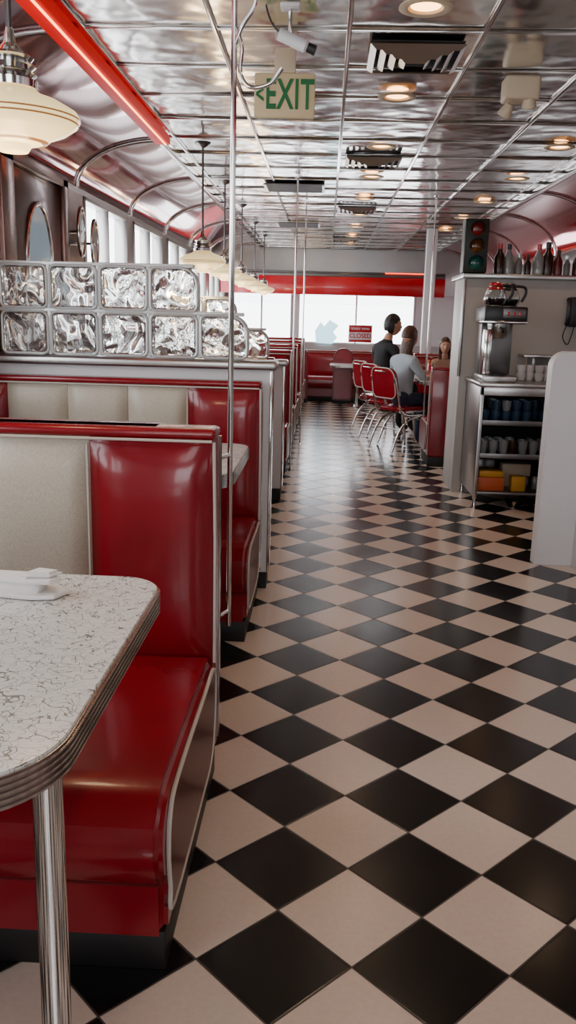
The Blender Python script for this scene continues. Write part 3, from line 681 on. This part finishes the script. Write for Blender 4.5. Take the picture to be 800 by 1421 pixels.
# ------------------------------------------------------------------ people
def skinmesh(name,verts,edges,rads,sub,par):
    me=bpy.data.meshes.new(name); me.from_pydata([tuple(v) for v in verts],edges,[]); ob=bpy.data.objects.new(name,me); COL.objects.link(ob)
    md=ob.modifiers.new("skin",'SKIN'); md.use_smooth_shade=True
    for i,r in enumerate(rads):
        sv=me.skin_vertices[0].data[i]; sv.radius=(r,r) if not isinstance(r,tuple) else r; sv.use_root=(i==0)
    s=ob.modifiers.new("sub",'SUBSURF'); s.levels=sub; s.render_levels=sub
    bpy.context.view_layer.update()
    nm=bpy.data.meshes.new_from_object(ob.evaluated_get(bpy.context.evaluated_depsgraph_get()))
    bpy.data.objects.remove(ob); o2=bpy.data.objects.new(name,nm); COL.objects.link(o2); o2.parent=par
    for p in nm.polygons: p.use_smooth=True
    return o2
def person(name,loc,rot,s,shirt,trous,hair,long_hair,lean=.0,look=0,arm=.0,female=False):
    e=empty(name,loc,rot); e.scale=(s,s,s)
    L=lambda z: lean*(z-.5)
    names=[];V=[];Rd=[];E=[];lab=[]
    sw=.145 if female else .165
    def v(n,x,y,z,r,par=None,lb='shirt'):
        names.append(n); V.append((x,y+L(z) if z>.5 else y,z)); Rd.append(r)
        if par is not None: E.append((names.index(par),len(V)-1)); lab.append(lb)
    v('pelvis',0,0,.585,(.15,.115)); v('waist',0,.015,.70,(.125,.10) if female else (.14,.11),'pelvis'); v('chest',0,.02,.86,(.14,.105) if female else (.155,.115),'waist'); v('upper',0,.01,.965,(.12,.085),'chest'); v('neckb',0,.015,1.03,(.062,.055),'upper'); v('neck',0,.025,1.075,.050,'neckb','skin'); v('neck2',0,.04,1.13,.047,'neck','skin')
    for q,sx in (('l',-1),('r',1)):
        v('sh'+q,sx*sw,.01,.965,.062,'upper'); v('ua'+q,sx*(sw+.05),.05,.87,.052,'sh'+q); v('el'+q,sx*(sw+.07),.13,.77,.043,'ua'+q)
        v('fa'+q,sx*.20,.25,.81-arm,.037,'el'+q,'skin'); v('wr'+q,sx*.15,.37,.84-arm,.025,'fa'+q,'skin'); v('pm'+q,sx*.13,.43,.845-arm,.028,'wr'+q,'skin')
        v('hp'+q,sx*.09,.05,.555,.085,'pelvis','tr'); v('th'+q,sx*.10,.24,.555,.075,'hp'+q,'tr'); v('kn'+q,sx*.115,.43,.54,.062,'th'+q,'tr')
        v('ca'+q,sx*.115,.44,.32,.055,'kn'+q,'tr'); v('an'+q,sx*.115,.41,.09,.038,'ca'+q,'tr'); v('ft'+q,sx*.12,.47,.045,.038,'an'+q,'sh'); v('to'+q,sx*.125,.56,.035,.03,'ft'+q,'sh')
    body=skinmesh("body",V,E,Rd,2,e)
    for m in (shirt,SKIN,trous,SHOE): body.data.materials.append(m)
    ix={'shirt':0,'skin':1,'tr':2,'sh':3}; VV=[Vector(a) for a in V]
    RR=[r if not isinstance(r,tuple) else (r[0]+r[1])/2 for r in Rd]
    for p in body.data.polygons:
        c=p.center; best=9;bi=0
        for (a,b),lb in zip(E,lab):
            A,B=VV[a],VV[b]; t=max(0,min(1,(c-A).dot(B-A)/max(1e-9,(B-A).length_squared))); dd=(c-(A+(B-A)*t)).length-(RR[a]*(1-t)+RR[b]*t)
            if dd<best: best=dd;bi=ix[lb]
        if bi==0 and c.z<.585: bi=2
        if bi==2 and c.z>.63: bi=0
        p.material_index=bi
    for q,sx in (('l',-1),('r',1)):
        px_,py_,pz_=V[names.index('pm'+q)]
        for k in range(4):
            ox=(k-1.5)*.018; ln=(.06,.072,.068,.052)[k]
            skinmesh("finger_%s%d"%(q,k),[(px_+ox*.8,py_,pz_),(px_+ox,py_+.03+ln*.35,pz_-.004),(px_+ox,py_+.03+ln*.75,pz_-.018),(px_+ox,py_+.03+ln,pz_-.034)],[(0,1),(1,2),(2,3)],[.010,.009,.0085,.007],1,e).data.materials.append(SKIN)
        skinmesh("thumb_"+q,[(px_-sx*.01,py_-.03,pz_),(px_-sx*.04,py_,pz_-.006),(px_-sx*.05,py_+.035,pz_-.014)],[(0,1),(1,2)],[.012,.010,.008],1,e).data.materials.append(SKIN)
    hd=empty("head",(0,.06+L(1.2),1.215),look); hd.parent=e
    G=lambda d,w: math.exp(-(d/w)**2)
    bm=bmesh.new(); bmesh.ops.create_uvsphere(bm,u_segments=48,v_segments=36,radius=1)
    for w_ in bm.verts:
        x,y,z=w_.co; k=1.0
        if z<0: k=1-.32*(-z)**1.4
        nx_,ny_,nz_=x*.074*k,y*.094,z*.115
        if y>0 and z<-.3: ny_+=.012*y*G(x,.5)
        if y>0:
            ny_+=.024*G(x,.13)*G(z+.20,.13)*y+.010*G(x,.10)*G(z,.15)
            ny_+=.005*G(z-.20,.10)-.011*G(abs(x)-.36,.15)*G(z-.02,.12)
            ny_+=.008*G(x,.26)*G(z+.50,.07)+.004*G(abs(x)-.45,.2)*G(z+.2,.15)
        if y<-.2 and z<-.2: ny_+=.02*(-z)
        w_.co=(nx_,ny_,nz_)
    fin(bm,"face",SKIN,hd)
    for sx in (-1,1):
        for nm,r,yy,m in (("eye_white",.0125,.0755,EW),("iris",.0058,.0835,EYE)):
            bm=bmesh.new(); bmesh.ops.create_uvsphere(bm,u_segments=14,v_segments=10,radius=r); 
            for w_ in bm.verts: w_.co=Vector((w_.co.x+sx*.027,w_.co.y*.8+yy,w_.co.z*.7+.004))
            fin(bm,nm,m,hd)
        bm=bmesh.new(); bmesh.ops.create_uvsphere(bm,u_segments=16,v_segments=12,radius=1)
        for w_ in bm.verts:
            x,y,z=w_.co; w_.co=Vector((sx*.074+x*.007+sx*.006*max(0,-y),-.008+y*.016,-.004+z*.029*(1-.15*(z<0))))
        fin(bm,"ear",SKIN,hd)
        bm=bmesh.new(); bmesh.ops.create_uvsphere(bm,u_segments=14,v_segments=8,radius=1)
        for w_ in bm.verts: x,y,z=w_.co; w_.co=Vector((sx*.028+x*.017,.088-.010*x*x+y*.003,.026+z*.003-.005*x*x))
        fin(bm,"eyebrow",hair,hd)
    bm=bmesh.new(); bmesh.ops.create_uvsphere(bm,u_segments=20,v_segments=10,radius=1)
    for w_ in bm.verts: x,y,z=w_.co; w_.co=Vector((x*.023,.095-.012*x*x+y*.005,-.060+z*.0065*(1-.3*x*x)))
    fin(bm,"lips",LIP,hd)
    bm=bmesh.new(); bmesh.ops.create_uvsphere(bm,u_segments=40,v_segments=40,radius=1)
    for w_ in bm.verts:
        x,y,z=w_.co
        front=y>.18 and z<.50+.25*abs(x)*(-1 if long_hair else -.6)
        side=(not long_hair) and y>-.15 and z<.10
        nape=(not long_hair) and z<-.55
        s_=1+.02*math.sin(11*math.atan2(x,y)+3*z)
        nx_,ny_,nz_=x*.084*s_,y*.104*s_-.006,z*.127+.003
        if long_hair and z<0 and not front:
            wd=1/max(.35,math.sqrt(max(.0,1-z*z))) if z>-.93 else 2.6
            wd=min(wd,1.9)*(1-.1*abs(z)); nz_=z*.235+.003; nx_*=wd*1.02; ny_=ny_*min(wd,1.5)*.55-.045*min(1,-z*2)
        if front or side or nape: nx_*=.80; ny_=ny_*.78-.004; nz_*=.82
        if long_hair and front and z<-.15: nx_=x*.05; ny_=-.03; nz_=z*.20
        w_.co=(nx_,ny_,nz_)
    fin(bm,"hair",hair,hd)
    return e
person("man",(.68,11.08,0),-math.pi/2+.55,1.14,SHIRTK,JEANSK,HAIRK,False,.18,-.15,.06)
person("woman",(.865,9.72,0),-math.pi/2+.66,1.04,SHIRTG,JEANS,HAIRB,True,.06,.1,.0,True)
person("seated_woman",(1.62,11.75,0),math.pi-.15,.93,SHIRTT,JEANS,HAIRB,True,.15,.1,.0,True)

# ------------------------------------------------------------------ lights / world
w=bpy.data.worlds.new("World"); sc.world=w; w.use_nodes=True; t=w.node_tree
bg=t.nodes['Background']; bg.inputs[0].default_value=(.92,.95,1,1); bg.inputs[1].default_value=8.0
def portal(loc,rot,sx,sy):
    l=bpy.data.lights.new("window_portal",'AREA'); l.shape='RECTANGLE'; l.size=sx; l.size_y=sy; l.cycles.is_portal=True
    o=bpy.data.objects.new("window_portal",l); o.location=loc; o.rotation_euler=rot; COL.objects.link(o)
for a,b in wins: portal((XL-.13,(a+b)/2,(WZ0+WZ1)/2),(0,-math.pi/2,0),WZ1-WZ0,b-a)
portal((.56,Y1+.13,1.44),(-math.pi/2,0,0),2.16,.92); portal((-1.22,Y1+.13,1.44),(-math.pi/2,0,0),1.12,.92)
portal((.3,Y0-.13,1.55),(math.pi/2,0,0),2.0,1.3)
